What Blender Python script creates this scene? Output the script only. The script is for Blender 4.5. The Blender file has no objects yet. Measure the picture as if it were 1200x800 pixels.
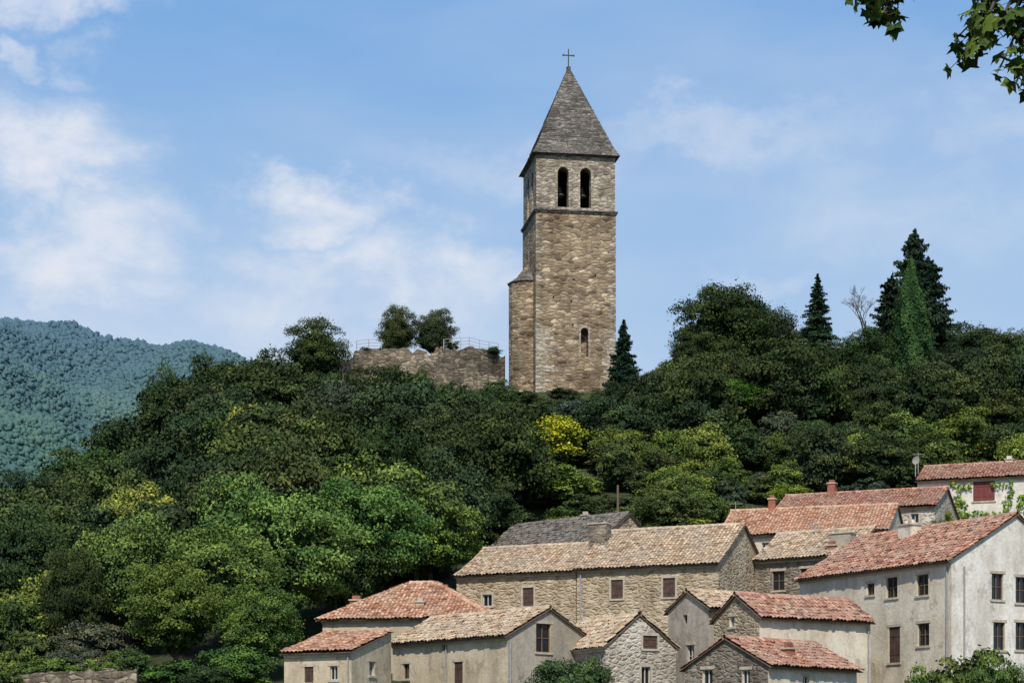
import bpy, bmesh, math, random
import numpy as np
from mathutils import Vector, Matrix
random.seed(7)
R = np.random.default_rng(7)
HZ, F = 900.0, 2400.0
def X(px, d): return (px-600.0)/F*d
def Z(py, d): return (HZ-py)/F*d
scene = bpy.context.scene
COL = scene.collection

# ------------------------------------------------------------------ materials
def new_mat(name):
    m = bpy.data.materials.new(name); m.use_nodes = True
    nt = m.node_tree
    b = nt.nodes['Principled BSDF']
    b.inputs['Roughness'].default_value = 0.85
    b.inputs['Specular IOR Level'].default_value = 0.25
    return m, nt, b
def N(nt, typ, **kw):
    n = nt.nodes.new(typ)
    for k, v in kw.items(): setattr(n, k, v)
    return n
def ramp(nt, stops, fac=None):
    n = nt.nodes.new('ShaderNodeValToRGB')
    e = n.color_ramp.elements
    while len(e) < len(stops): e.new(0.5)
    for i, (p, c) in enumerate(stops):
        e[i].position = p; e[i].color = (c[0], c[1], c[2], 1)
    if fac is not None: nt.links.new(fac, n.inputs[0])
    return n
def mixc(nt, a, b, fac, mode='MIX'):
    n = nt.nodes.new('ShaderNodeMix'); n.data_type = 'RGBA'; n.blend_type = mode
    for s, v in ((6, a), (7, b), (0, fac)):
        if isinstance(v, (int, float)): n.inputs[s].default_value = v
        elif isinstance(v, tuple): n.inputs[s].default_value = (*v, 1)
        else: nt.links.new(v, n.inputs[s])
    return n.outputs[2]
def noise(nt, vec, scale, detail=4, rough=0.6):
    n = nt.nodes.new('ShaderNodeTexNoise')
    n.inputs['Scale'].default_value = scale; n.inputs['Detail'].default_value = detail
    n.inputs['Roughness'].default_value = rough
    if vec is not None: nt.links.new(vec, n.inputs['Vector'])
    return n
def mapping(nt, scale, coord='Object'):
    tc = nt.nodes.new('ShaderNodeTexCoord'); mp = nt.nodes.new('ShaderNodeMapping')
    mp.inputs['Scale'].default_value = scale
    nt.links.new(tc.outputs[coord], mp.inputs['Vector'])
    return mp.outputs[0]
def bump(nt, b, h, strength, dist):
    n = nt.nodes.new('ShaderNodeBump'); n.inputs['Strength'].default_value = strength
    n.inputs['Distance'].default_value = dist
    nt.links.new(h, n.inputs['Height']); nt.links.new(n.outputs[0], b.inputs['Normal'])

def mat_stone(name, cols, mortar, sx=2.6, sz=5.2, edge=0.09, patch=((.68, .64, .6), (1.2, 1.18, 1.15)), pscale=.35):
    m, nt, b = new_mat(name)
    v = mapping(nt, (sx, sx, sz))
    nz = noise(nt, v, 1.3, 2)
    add = N(nt, 'ShaderNodeVectorMath', operation='MULTIPLY_ADD')
    nt.links.new(nz.outputs['Color'], add.inputs[0]); add.inputs[1].default_value = (0.7, 0.7, 0.6)
    nt.links.new(v, add.inputs[2])
    v1 = N(nt, 'ShaderNodeTexVoronoi'); v2 = N(nt, 'ShaderNodeTexVoronoi', feature='DISTANCE_TO_EDGE')
    for q in (v1, v2):
        q.inputs['Scale'].default_value = 1.0
        nt.links.new(add.outputs[0], q.inputs['Vector'])
    sep = N(nt, 'ShaderNodeSeparateColor'); nt.links.new(v1.outputs['Color'], sep.inputs[0])
    k = len(cols)-1
    rc = ramp(nt, [(i/k, c) for i, c in enumerate(cols)], sep.outputs[0])
    fine = noise(nt, mapping(nt, (9, 9, 9)), 1.0, 4)
    rf = ramp(nt, [(0.3, (0.75,)*3), (0.7, (1.25,)*3)], fine.outputs['Fac'])
    c = mixc(nt, rc.outputs[0], rf.outputs[0], 1.0, 'MULTIPLY')
    re = ramp(nt, [(edge*0.4, (1, 1, 1)), (edge*1.3, (0, 0, 0))], v2.outputs['Distance'])
    c = mixc(nt, c, mortar, re.outputs[0])
    big = noise(nt, mapping(nt, (pscale, pscale, pscale*.8)), 1.0, 6, .65)
    rb = ramp(nt, [(0.36, patch[0]), (0.64, patch[1])], big.outputs['Fac'])
    c = mixc(nt, c, rb.outputs[0], 1.0, 'MULTIPLY')
    st = noise(nt, mapping(nt, (1.1, 1.1, .16)), 1.0, 5, .6)
    rs = ramp(nt, [(0.48, (1,)*3), (0.75, (.62, .6, .58))], st.outputs['Fac'])
    c = mixc(nt, c, rs.outputs[0], 1.0, 'MULTIPLY')
    nt.links.new(c, b.inputs['Base Color'])
    rh = ramp(nt, [(0.0, (0, 0, 0)), (0.25, (1, 1, 1))], v2.outputs['Distance'])
    hh = mixc(nt, rh.outputs[0], sep.outputs[1], .35)
    bump(nt, b, hh, 1.0, 0.08)
    b.inputs['Roughness'].default_value = 0.92
    return m
def mat_plaster(name, c1, c2, stain):
    m, nt, b = new_mat(name)
    n1 = noise(nt, mapping(nt, (0.4, 0.4, 0.4)), 1.0, 7, 0.7)
    r1 = ramp(nt, [(0.38, c1), (0.58, c2)], n1.outputs['Fac'])
    n2 = noise(nt, mapping(nt, (.9, .9, 0.24)), 1.0, 7, 0.7)
    r2 = ramp(nt, [(0.45, (0, 0, 0)), (0.7, (0.85,)*3)], n2.outputs['Fac'])
    c = mixc(nt, r1.outputs[0], stain, r2.outputs[0])
    n4 = noise(nt, mapping(nt, (0.9, 0.9, 0.7)), 1.3, 8, 0.75)
    r4 = ramp(nt, [(0.54, (0, 0, 0)), (0.62, (0.65,)*3)], n4.outputs['Fac'])
    c = mixc(nt, c, tuple(x*.8 for x in stain), r4.outputs[0])
    n3 = noise(nt, mapping(nt, (5, 5, 5)), 1.0, 6, 0.75)
    r3 = ramp(nt, [(0.3, (0.82,)*3), (0.7, (1.12,)*3)], n3.outputs['Fac'])
    c = mixc(nt, c, r3.outputs[0], 1.0, 'MULTIPLY')
    nt.links.new(c, b.inputs['Base Color'])
    bump(nt, b, n3.outputs['Fac'], 0.7, 0.05)
    b.inputs['Roughness'].default_value = 0.95
    return m
def mat_roof(name, cols, lichen, amt=0.6):
    m, nt, b = new_mat(name)
    at = N(nt, 'ShaderNodeAttribute'); at.attribute_name = 'tint'
    k = len(cols)-1
    rc = ramp(nt, [(i/k, c) for i, c in enumerate(cols)], at.outputs['Fac'])
    n1 = noise(nt, mapping(nt, (0.6, 0.6, 0.6)), 1.0, 6, 0.7)
    r1 = ramp(nt, [(0.40, (0, 0, 0)), (0.64, (amt,)*3)], n1.outputs['Fac'])
    c = mixc(nt, rc.outputs[0], lichen, r1.outputs[0])
    n5 = noise(nt, mapping(nt, (1.4, 1.4, 1.4)), 1.0, 6, 0.75)
    r5 = ramp(nt, [(0.52, (1,)*3), (0.68, (.52, .49, .47))], n5.outputs['Fac'])
    c = mixc(nt, c, r5.outputs[0], 1.0, 'MULTIPLY')
    n2 = noise(nt, mapping(nt, (7, 7, 7)), 1.0, 4)
    r2 = ramp(nt, [(0.3, (0.78,)*3), (0.7, (1.18,)*3)], n2.outputs['Fac'])
    c = mixc(nt, c, r2.outputs[0], 1.0, 'MULTIPLY')
    nt.links.new(c, b.inputs['Base Color'])
    return m
def mat_plain(name, col, rough=0.7, spec=0.3, var=0.2, metal=0.0):
    m, nt, b = new_mat(name)
    n1 = noise(nt, mapping(nt, (3, 3, 3)), 1.0, 4)
    r1 = ramp(nt, [(0.3, tuple(x*(1-var) for x in col)), (0.7, tuple(x*(1+var) for x in col))], n1.outputs['Fac'])
    nt.links.new(r1.outputs[0], b.inputs['Base Color'])
    b.inputs['Roughness'].default_value = rough; b.inputs['Specular IOR Level'].default_value = spec
    b.inputs['Metallic'].default_value = metal
    return m
def mat_leaf(name):
    m, nt, b = new_mat(name)
    nt.nodes.remove(b)
    oi = N(nt, 'ShaderNodeObjectInfo'); at = N(nt, 'ShaderNodeAttribute'); at.attribute_name = 'tint'
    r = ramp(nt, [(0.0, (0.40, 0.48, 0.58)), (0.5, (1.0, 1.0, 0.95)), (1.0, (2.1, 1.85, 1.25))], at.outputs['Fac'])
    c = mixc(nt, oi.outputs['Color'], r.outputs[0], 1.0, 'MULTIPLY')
    df = N(nt, 'ShaderNodeBsdfDiffuse'); nt.links.new(c, df.inputs[0])
    out = nt.nodes['Material Output']; nt.links.new(df.outputs[0], out.inputs[0])
    return m

M = {}
M['leaf'] = mat_leaf('leaf')
M['bark'] = mat_plain('bark', (0.10, 0.08, 0.06), 0.95, 0.1, 0.4)
M['barkgrey'] = mat_plain('bark_grey', (0.13, 0.11, 0.095), 0.95, 0.1, 0.3)
M['tower'] = mat_stone('tower_stone', [(0.10, 0.078, 0.055), (0.28, 0.22, 0.148), (0.42, 0.34, 0.235), (0.21, 0.175, 0.13), (0.60, 0.51, 0.375)], (0.27, 0.215, 0.15), 1.35, 3.0, 0.08, ((.62, .56, .5), (1.28, 1.22, 1.13)), .3)
M['belfry'] = mat_stone('belfry_stone', [(0.18, 0.15, 0.12), (0.34, 0.29, 0.225), (0.46, 0.4, 0.31), (0.55, 0.49, 0.4)], (0.3, 0.255, 0.2), 1.5, 3.3, 0.08, ((.7, .68, .66), (1.1, 1.08, 1.05)), .4)
M['ruin'] = mat_stone('ruin_stone', [(0.11, 0.095, 0.075), (0.23, 0.19, 0.145), (0.36, 0.305, 0.235), (0.15, 0.13, 0.10)], (0.15, 0.13, 0.1), 1.4, 2.7, .08, ((.45, .43, .4), (1.3, 1.24, 1.16)), .35)
M['rubble'] = mat_stone('rubble_tan', [(0.26, 0.195, 0.125), (0.45, 0.355, 0.235), (0.56, 0.465, 0.33), (0.36, 0.295, 0.215)], (0.52, 0.43, 0.305), 2.2, 4.1, 0.12, ((.72, .69, .65), (1.15, 1.13, 1.1)))
M['rubblepale'] = mat_stone('rubble_pale', [(0.27, 0.24, 0.2), (0.44, 0.40, 0.33), (0.56, 0.51, 0.44)], (0.6, 0.55, 0.47), 2.4, 4.0, 0.14)
M['rubbledark'] = mat_stone('rubble_dark', [(0.14, 0.12, 0.095), (0.25, 0.215, 0.17), (0.36, 0.315, 0.25)], (0.28, 0.245, 0.2), 2.4, 4.3, 0.1)
M['ashlar'] = mat_stone('pale_ashlar', [(0.34, 0.295, 0.23), (0.43, 0.38, 0.295), (0.52, 0.46, 0.37)], (0.3, 0.26, 0.2), 1.2, 2.6, 0.04)
M['cream'] = mat_plaster('cream_plaster', (0.60, 0.51, 0.38), (0.76, 0.68, 0.54), (0.44, 0.37, 0.27))
M['beige'] = mat_plaster('beige_plaster', (0.48, 0.39, 0.26), (0.64, 0.535, 0.38), (0.33, 0.27, 0.185))
M['greyp'] = mat_plaster('grey_plaster', (0.33, 0.285, 0.22), (0.46, 0.405, 0.325), (0.22, 0.19, 0.15))
M['whitep'] = mat_plaster('white_plaster', (0.68, 0.63, 0.54), (0.82, 0.78, 0.69), (0.50, 0.45, 0.37))
M['r_orange'] = mat_roof('roof_tiles_orange', [(0.26, 0.12, 0.07), (0.45, 0.22, 0.125), (0.57, 0.31, 0.18), (0.66, 0.47, 0.33)], (0.48, 0.36, 0.26), .6)
M['r_old'] = mat_roof('roof_tiles_old', [(0.28, 0.19, 0.12), (0.45, 0.32, 0.20), (0.57, 0.425, 0.28), (0.67, 0.55, 0.40)], (0.38, 0.33, 0.26))
M['r_red'] = mat_roof('roof_tiles_red', [(0.18, 0.08, 0.055), (0.34, 0.145, 0.09), (0.47, 0.22, 0.14), (0.58, 0.40, 0.29)], (0.38, 0.285, 0.215), .7)
M['r_dark'] = mat_roof('roof_tiles_dark', [(0.07, 0.063, 0.055), (0.12, 0.108, 0.095), (0.19, 0.17, 0.145), (0.27, 0.235, 0.19)], (0.2, 0.18, 0.14))
M['slate'] = mat_stone('stone_slates', [(0.10, 0.092, 0.082), (0.18, 0.166, 0.148), (0.28, 0.26, 0.23)], (0.065, 0.06, 0.053), 1.8, 4.4, 0.05)
M['wood'] = mat_plain('wood', (0.16, 0.11, 0.07), 0.8)
M['glass'] = mat_plain('window_glass', (0.015, 0.018, 0.022), 0.15, 0.5)
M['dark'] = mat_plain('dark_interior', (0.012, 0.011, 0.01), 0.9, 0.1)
M['white'] = mat_plain('white_paint', (0.55, 0.53, 0.48), 0.6)
M['maroon'] = mat_plain('maroon_shutter', (0.17, 0.045, 0.04), 0.6)
M['brownsh'] = mat_plain('brown_shutter', (0.085, 0.05, 0.038), 0.7, .3, .4)
M['bluesh'] = mat_plain('blue_shutter', (0.09, 0.16, 0.27), 0.7)
M['brick'] = mat_plain('chimney_brick', (0.30, 0.12, 0.08), 0.9, 0.2, 0.4)
M['trim'] = mat_plain('stone_trim', (0.46, 0.40, 0.31), 0.9, 0.2, 0.25)
M['iron'] = mat_plain('iron', (0.05, 0.048, 0.045), 0.6, 0.4)
M['metal'] = mat_plain('galvanised', (0.3, 0.3, 0.3), 0.5, 0.4)
M['bronze'] = mat_plain('bronze', (0.08, 0.09, 0.06), 0.5, 0.5)

def ground_mat():
    m, nt, b = new_mat('scrub_ground')
    n1 = noise(nt, mapping(nt, (0.12, 0.12, 0.12)), 1.0, 8, 0.65)
    r1 = ramp(nt, [(0.3, (0.03, 0.045, 0.018)), (0.5, (0.05, 0.065, 0.026)), (0.75, (0.12, 0.10, 0.06))], n1.outputs['Fac'])
    n2 = noise(nt, mapping(nt, (2.5, 2.5, 2.5)), 1.0, 6, 0.7)
    r2 = ramp(nt, [(0.3, (0.6,)*3), (0.7, (1.3,)*3)], n2.outputs['Fac'])
    c = mixc(nt, r1.outputs[0], r2.outputs[0], 1.0, 'MULTIPLY')
    nt.links.new(c, b.inputs['Base Color']); bump(nt, b, n2.outputs['Fac'], 1.0, 0.3)
    return m
M['ground'] = ground_mat()
def mount_mat():
    m, nt, b = new_mat('distant_woodland_hazed')  # aerial haze is painted into these colours: paler, blue-shifted greens
    nt.nodes.remove(b)
    at = N(nt, 'ShaderNodeAttribute'); at.attribute_name = 'tint'
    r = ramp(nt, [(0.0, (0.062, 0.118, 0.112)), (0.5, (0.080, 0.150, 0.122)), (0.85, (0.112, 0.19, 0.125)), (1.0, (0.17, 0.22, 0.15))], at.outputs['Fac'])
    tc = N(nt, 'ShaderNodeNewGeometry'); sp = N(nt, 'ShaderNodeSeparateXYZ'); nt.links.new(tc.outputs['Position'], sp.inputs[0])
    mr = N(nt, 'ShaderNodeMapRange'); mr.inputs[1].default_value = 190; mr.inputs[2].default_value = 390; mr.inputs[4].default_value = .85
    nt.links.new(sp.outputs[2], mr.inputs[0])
    c = mixc(nt, r.outputs[0], (0.088, 0.150, 0.205), mr.outputs[0])  # painted haze: more blue mixed in with height
    df = N(nt, 'ShaderNodeBsdfDiffuse'); nt.links.new(c, df.inputs[0]); nt.links.new(df.outputs[0], nt.nodes['Material Output'].inputs[0])
    return m
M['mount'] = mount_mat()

# ------------------------------------------------------------------ helpers
def build(name, parts, mats, smooth=False):
    k = parts[0][1].shape[1]
    Vs, Fs, mi, ti, off = [], [], [], [], 0
    for V, Fc, m, t in parts:
        Vs.append(V); Fs.append(Fc+off); off += len(V)
        mi.append(np.full(len(Fc), m, dtype=np.int32))
        ti.append(np.full(len(Fc), 0.5) if t is None else t)
    V = np.concatenate(Vs).astype(np.float32); Fc = np.concatenate(Fs).astype(np.int32)
    me = bpy.data.meshes.new(name)
    me.vertices.add(len(V)); me.vertices.foreach_set('co', V.ravel())
    me.loops.add(Fc.size); me.loops.foreach_set('vertex_index', Fc.ravel())
    me.polygons.add(len(Fc)); me.polygons.foreach_set('loop_start', np.arange(len(Fc), dtype=np.int32)*k)
    me.polygons.foreach_set('material_index', np.concatenate(mi))
    me.polygons.foreach_set('use_smooth', np.full(len(Fc), smooth, dtype=bool))
    a = me.attributes.new('tint', 'FLOAT', 'FACE')
    a.data.foreach_set('value', np.concatenate(ti).astype(np.float32))
    for m in mats: me.materials.append(m)
    me.update(calc_edges=True)
    return me
def obj(name, me, parent=None, loc=(0, 0, 0), rot=(0, 0, 0), scale=(1, 1, 1), color=None):
    o = bpy.data.objects.new(name, me); COL.objects.link(o)
    o.location = loc; o.rotation_euler = rot; o.scale = scale
    if parent is not None: o.parent = parent
    if color is not None: o.color = (*color, 1)
    return o
def empty(name, loc=(0, 0, 0), rotz=0):
    o = bpy.data.objects.new(name, None); COL.objects.link(o)
    o.location = loc; o.rotation_euler = (0, 0, rotz); o.empty_display_size = 0.5
    return o
def pymesh(name, V, Fc, mat, smooth=False):
    me = bpy.data.meshes.new(name); me.from_pydata([tuple(v) for v in V], [], Fc); me.update()
    me.materials.append(mat)
    if smooth: me.polygons.foreach_set('use_smooth', np.ones(len(me.polygons), dtype=bool))
    return me
def tube(pts, rad, n=7):
    pts = np.array(pts, float); m = len(pts)
    V = []
    for i in range(m):
        t = pts[min(i+1, m-1)]-pts[max(i-1, 0)]; t /= np.linalg.norm(t)+1e-9
        a = np.cross(t, [0.31, 0.95, 0.05]); a /= np.linalg.norm(a)+1e-9
        b = np.cross(t, a)
        for j in range(n):
            an = 2*math.pi*j/n
            V.append(pts[i]+rad[i]*(math.cos(an)*a+math.sin(an)*b))
    Fc = [[i*n+j, i*n+(j+1) % n, (i+1)*n+(j+1) % n, (i+1)*n+j] for i in range(m-1) for j in range(n)]
    return np.array(V), np.array(Fc)
class Quads:
    def __init__(s): s.V = []; s.F = []
    def quad(s, a, b, c, d):
        n = len(s.V); s.V += [a, b, c, d]; s.F.append((n, n+1, n+2, n+3))
    def poly(s, pts):
        n = len(s.V); s.V += list(pts); s.F.append(tuple(range(n, n+len(pts))))
    def box8(s, p):
        n = len(s.V); s.V += list(p)
        for f in ((0, 3, 2, 1), (4, 5, 6, 7), (0, 1, 5, 4), (1, 2, 6, 5), (2, 3, 7, 6), (3, 0, 4, 7)):
            s.F.append(tuple(n+i for i in f))
    def box(s, x0, x1, y0, y1, z0, z1):
        s.box8([(x0, y0, z0), (x1, y0, z0), (x1, y1, z0), (x0, y1, z0), (x0, y0, z1), (x1, y0, z1), (x1, y1, z1), (x0, y1, z1)])

# ------------------------------------------------------------------ terrain
PY = [(-400, -2), (-5, -1.8), (6, -1.8), (40, -6), (80, -5), (100, 1), (108, 2.2), (120, 4.5), (135, 8), (148, 13), (160, 17.5), (175, 23.5), (190, 31), (197, 33.5), (203, 37.4), (225, 38), (260, 28), (330, 6), (420, -4), (9000, -6)]
RX = [(-140, 0), (-80, .2), (-50, .52), (-41.7, .62), (-35, .76), (-30, .86), (-22, 1), (50, 1), (90, .8), (140, .4), (200, 0)]
def hgt(x, y):
    x = np.asarray(x, float); y = np.asarray(y, float)
    p = np.interp(y, [a for a, _ in PY], [b for _, b in PY])
    r = np.interp(x, [a for a, _ in RX], [b for _, b in RX])
    h = np.where(y > 100, 1+(p-1)*r, p)
    h = np.where(p < 1, p, h)
    return h+0.35*np.sin(x*0.31+y*0.13)*np.sin(y*0.23)*np.clip((y-90)/20, 0, 1)
xs = np.unique(np.concatenate([np.linspace(-6000, -200, 20), np.linspace(-200, -110, 12), np.arange(-110, 110, 2.0), np.linspace(110, 200, 12), np.linspace(200, 6000, 20)]))
ys = np.unique(np.concatenate([np.linspace(-400, -10, 10), np.arange(-10, 270, 2.0), np.linspace(270, 450, 20), np.linspace(450, 9000, 20)]))
gx, gy = np.meshgrid(xs, ys); gz = hgt(gx, gy)
V = np.stack([gx, gy, gz], -1).reshape(-1, 3)
nx, ny = len(xs), len(ys)
ii = (np.arange(ny-1)[:, None]*nx+np.arange(nx-1)[None]).ravel()
Fg = np.stack([ii, ii+1, ii+nx+1, ii+nx], -1)
obj('ground', build('ground', [(V, Fg, 0, None)], [M['ground']], True))

RP = [(-2200, 300), (-900, 345), (-300, 374), (-60, 369), (0, 369), (60, 372), (100, 380), (150, 390), (200, 399), (250, 410), (320, 428), (420, 460), (600, 510), (900, 570), (1500, 640)]
def mz(x, y):
    px = 600+x/1800.0*F
    zr = (HZ-np.interp(px, [a for a, _ in RP], [b for _, b in RP]))/F*1800
    s = np.clip((y-650)/1150, 0, 1); back = np.clip((y-1800)/900, 0, 1)
    s2 = s*0.55+0.45*s*s*(3-2*s)
    g = (np.abs(np.sin(x/75+y/260))*0.13+0.07*np.sin(x/31+y/90)+0.03*np.sin(x/17-y/41))*(4*s*(1-s))
    return zr*(s2-g)*(1-back*0.8)+3*np.sin(x/23.)+2*np.sin(x/9.+y/15)-6
mx = np.arange(-1700, 900, 12.0); my = np.concatenate([np.arange(640, 1840, 12.0), np.arange(1840, 2800, 60.0)])
gx, gy = np.meshgrid(mx, my)
V = np.stack([gx, gy, mz(gx, gy)], -1).reshape(-1, 3); nx, ny = len(mx), len(my)
ii = (np.arange(ny-1)[:, None]*nx+np.arange(nx-1)[None]).ravel()
Fm = np.stack([ii, ii+1, ii+nx+1, ii+nx], -1)
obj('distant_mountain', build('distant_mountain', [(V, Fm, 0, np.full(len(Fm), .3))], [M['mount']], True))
bm = bmesh.new(); bmesh.ops.create_icosphere(bm, subdivisions=1, radius=1)
IV = np.array([v.co[:] for v in bm.verts]); IF = np.array([[v.index for v in f.verts] for f in bm.faces]); bm.free()
def blobs(n, k0, k1, y0, y1, r0, r1):
    y = R.uniform(y0, y1, n); x = y*R.uniform(k0, k1, n); z = mz(x, y)
    r = r0+(r1-r0)*R.random(n)**2.5
    Vb = IV[None]*(1+R.uniform(-.5, .4, (n, len(IV), 1)))*r[:, None, None]*R.uniform(.7, 1.3, (n, 1, 3))
    Vb = Vb+np.stack([x, y, z+r*0.2], -1)[:, None]
    Fb = (IF[None]+(np.arange(n)*len(IV))[:, None, None]).reshape(-1, 3)
    patch = 0.5+0.5*np.sin(x/48+np.sin(y/70)*2)*np.cos(y/85+x/110)+.2*np.sin(x/15+y/22)
    t = np.clip(R.uniform(-.05, .25, n)+patch*0.6+np.where((y < 1350), .1, 0), 0, 1)
    return Vb.reshape(-1, 3), Fb, 0, np.clip(np.repeat(t, len(IF))+R.uniform(-.05, .05, n*len(IF)), 0, 1)
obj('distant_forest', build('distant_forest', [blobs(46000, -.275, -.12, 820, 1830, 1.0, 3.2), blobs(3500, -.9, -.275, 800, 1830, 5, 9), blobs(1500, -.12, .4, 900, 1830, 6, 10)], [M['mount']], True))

# ------------------------------------------------------------------ foliage
def unit(n):
    v = R.normal(size=(n, 3)); return v/np.linalg.norm(v, axis=1, keepdims=True)
def leaves(P, Nn, size, tint, aspect=0.62):
    n = len(P)
    Nn = Nn/(np.linalg.norm(Nn, axis=1, keepdims=True)+1e-9)
    t = np.cross(Nn, unit(n)); t /= np.linalg.norm(t, axis=1, keepdims=True)+1e-9
    b = np.cross(Nn, t)
    s = (size*R.uniform(0.6, 1.4, n))[:, None]
    j = lambda: R.uniform(0.7, 1.25, n)[:, None]
    V = np.stack([P+t*s*j(), P+b*s*aspect*j()+Nn*s*.15, P-t*s*j(), P-b*s*aspect*j()-Nn*s*.1], 1).reshape(-1, 3)
    Fc = np.arange(4*n).reshape(n, 4)
    return V, Fc, 0, np.clip(tint, 0, 1)
def crown(nleaf, nclump, lsize, seed, zc=0.56, rz=0.42, rx=0.5, lobes=3, low=-0.55, cr0=.06, cr1=.15, rmin=.55, lobk=.34):
    """unit tree: height 1, radius .5"""
    global R
    R = np.random.default_rng(seed)
    d = unit(nclump*3); d = d[d[:, 2] > low][:nclump]; nclump = len(d)
    lob = unit(lobes*2); lob[:, 2] = np.abs(lob[:, 2])
    k = (1-lobk)+lobk*np.clip((d@lob.T).max(1), 0, 1)**3
    rad = R.uniform(rmin, 0.94, nclump)*k
    C = d*rad[:, None]*np.array([rx, rx, rz])*1.06+np.array([0, 0, zc])
    cr = R.uniform(cr0, cr1, nclump)
    w = cr**2; w /= w.sum()
    idx = R.choice(nclump, nleaf, p=w)
    dd = unit(nleaf); dd[:, 2] = np.where(dd[:, 2] < -0.3, -dd[:, 2], dd[:, 2])
    rr = cr[idx]*(0.45+0.7*R.random(nleaf)**0.6)
    P = C[idx]+dd*rr[:, None]*np.array([1.15, 1.15, 0.75])
    st = R.random(nleaf) < 0.12
    P[st] += unit(st.sum())*0.055
    out = (P-np.array([0, 0, zc])); out /= np.linalg.norm(out, axis=1, keepdims=True)
    Nn = dd*0.75+out*0.4+unit(nleaf)*0.9+np.array([0, 0, .2])
    ct = R.uniform(0.0, 0.8, nclump)
    t = ct[idx]*0.75+R.uniform(-.2, .32, nleaf)
    L = leaves(P, Nn, lsize, t)
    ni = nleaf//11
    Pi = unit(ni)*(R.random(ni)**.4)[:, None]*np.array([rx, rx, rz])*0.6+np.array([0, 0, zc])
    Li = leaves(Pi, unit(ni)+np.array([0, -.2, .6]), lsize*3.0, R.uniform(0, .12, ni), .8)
    tr = [tube([(0, 0, -.06), (.005, 0, .1), (0.01, .01, .3), (0, 0, .6)], [.03, .024, .02, .01])]
    for q in range(7):
        a = R.uniform(0, 6.28); h = R.uniform(.16, .4); e = C[R.integers(nclump)]
        tr.append(tube([(0, 0, h), (e*np.array([.5, .5, 0])+np.array([0, 0, (h+e[2])/2-.03])), e], [.014, .009, .004], 5))
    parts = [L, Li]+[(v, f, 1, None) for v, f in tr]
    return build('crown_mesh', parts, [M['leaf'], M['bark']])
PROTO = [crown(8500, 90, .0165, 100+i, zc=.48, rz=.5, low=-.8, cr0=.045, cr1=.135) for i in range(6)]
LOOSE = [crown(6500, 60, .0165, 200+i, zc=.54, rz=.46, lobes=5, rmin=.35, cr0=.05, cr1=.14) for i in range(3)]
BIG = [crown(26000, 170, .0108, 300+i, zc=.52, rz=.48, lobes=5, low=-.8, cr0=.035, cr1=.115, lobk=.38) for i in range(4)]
BUSH = [crown(3600, 34, .024, 400+i, zc=.4, rz=.52, low=-.9) for i in range(3)]

def conifer(seed, tiers=30, rbase=.2, droop=.25, lsize=.012, power=.85, gap=0.2, dens=90):
    global R; R = np.random.default_rng(seed)
    P, Nn, T, tr = [], [], [], [tube([(0, 0, -.05), (0, 0, .5), (0, 0, 1)], [.016, .009, .001], 6)]
    for i in range(tiers):
        f = i/(tiers-1); z = .1+.88*f; r = rbase*(1-f)**power*R.uniform(.75, 1.15)+.008
        nb = int(9+8*(1-f))
        for b in range(nb):
            if R.random() < gap*.5: continue
            a = R.uniform(0, 6.28); rb = r*R.uniform(.55, 1.2); m = int(18+dens*rb/rbase)
            s = R.random(m)**.7; c = R.uniform(.05, .7)
            w = (1-s*.6)*rb*.24
            x = np.cos(a)*rb*s-np.sin(a)*R.normal(0, 1, m)*w; y = np.sin(a)*rb*s+np.cos(a)*R.normal(0, 1, m)*w
            zz = z-droop*rb*s+.12*rb*s**3+R.normal(0, .006, m)
            P.append(np.stack([x, y, zz], -1)); T.append(c+R.uniform(-.15, .2, m))
            Nn.append(np.stack([x, y, np.full(m, .12)], -1)*4+unit(m)*.7)
            if b % 3 == 0: tr.append(tube([(0, 0, z), (math.cos(a)*rb*.9, math.sin(a)*rb*.9, z-droop*rb*.8)], [.004, .001], 4))
    P = np.concatenate(P); L = leaves(P, np.concatenate(Nn), lsize, np.concatenate(T), .4)
    return build('conifer_mesh', [L]+[(v, f, 1, None) for v, f in tr], [M['leaf'], M['bark']])
def cypress(seed):
    global R; R = np.random.default_rng(seed)
    n = 20000; f = R.random(n)**.85; a = R.uniform(0, 6.28, n)
    prof = np.interp(f, [0, .08, .3, .6, .85, 1], [.5, .85, 1, .82, .42, .03])
    wob = 1+.16*np.sin(a*5+f*9)+.12*np.sin(a*3-f*22)+.08*np.sin(a*9+f*40)
    r = .125*prof*wob*(.75+.25*R.random(n)**.5)
    P = np.stack([np.cos(a)*r, np.sin(a)*r, .05+.95*f+R.normal(0, .008, n)], -1)
    Nn = np.stack([np.cos(a), np.sin(a), np.full(n, .3)], -1)+unit(n)*.6
    t = .3+.2*np.sin(a*5+f*9)+R.uniform(-.3, .35, n)
    L = leaves(P, Nn, .0085, t, .5)
    return build('cypress_mesh', [L]+[(*tube([(0, 0, -.03), (0, 0, .3), (0, 0, .9)], [.02, .02, .004]), 1, None)], [M['leaf'], M['bark']])
CON = [conifer(500, 36, dens=120), conifer(501, 30, .24, .35, dens=120), conifer(502, 38, .16, .2, dens=120)]
CED = conifer(510, 32, .25, .14, .0125, .55, .2, 160)
CYP = cypress(520)

OAK = (0.047, 0.070, 0.030); OAK2 = (0.063, 0.090, 0.037); MID = (0.085, 0.124, 0.040); LIGHT = (0.14, 0.20, 0.05); YEL = (0.235, 0.26, 0.055); GREY = (0.10, 0.122, 0.078)
def jit(c, a=.22):
    k = random.uniform(1-a, 1+a); return (c[0]*k*random.uniform(.85, 1.18), c[1]*k, c[2]*k*random.uniform(.85, 1.15))

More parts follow.
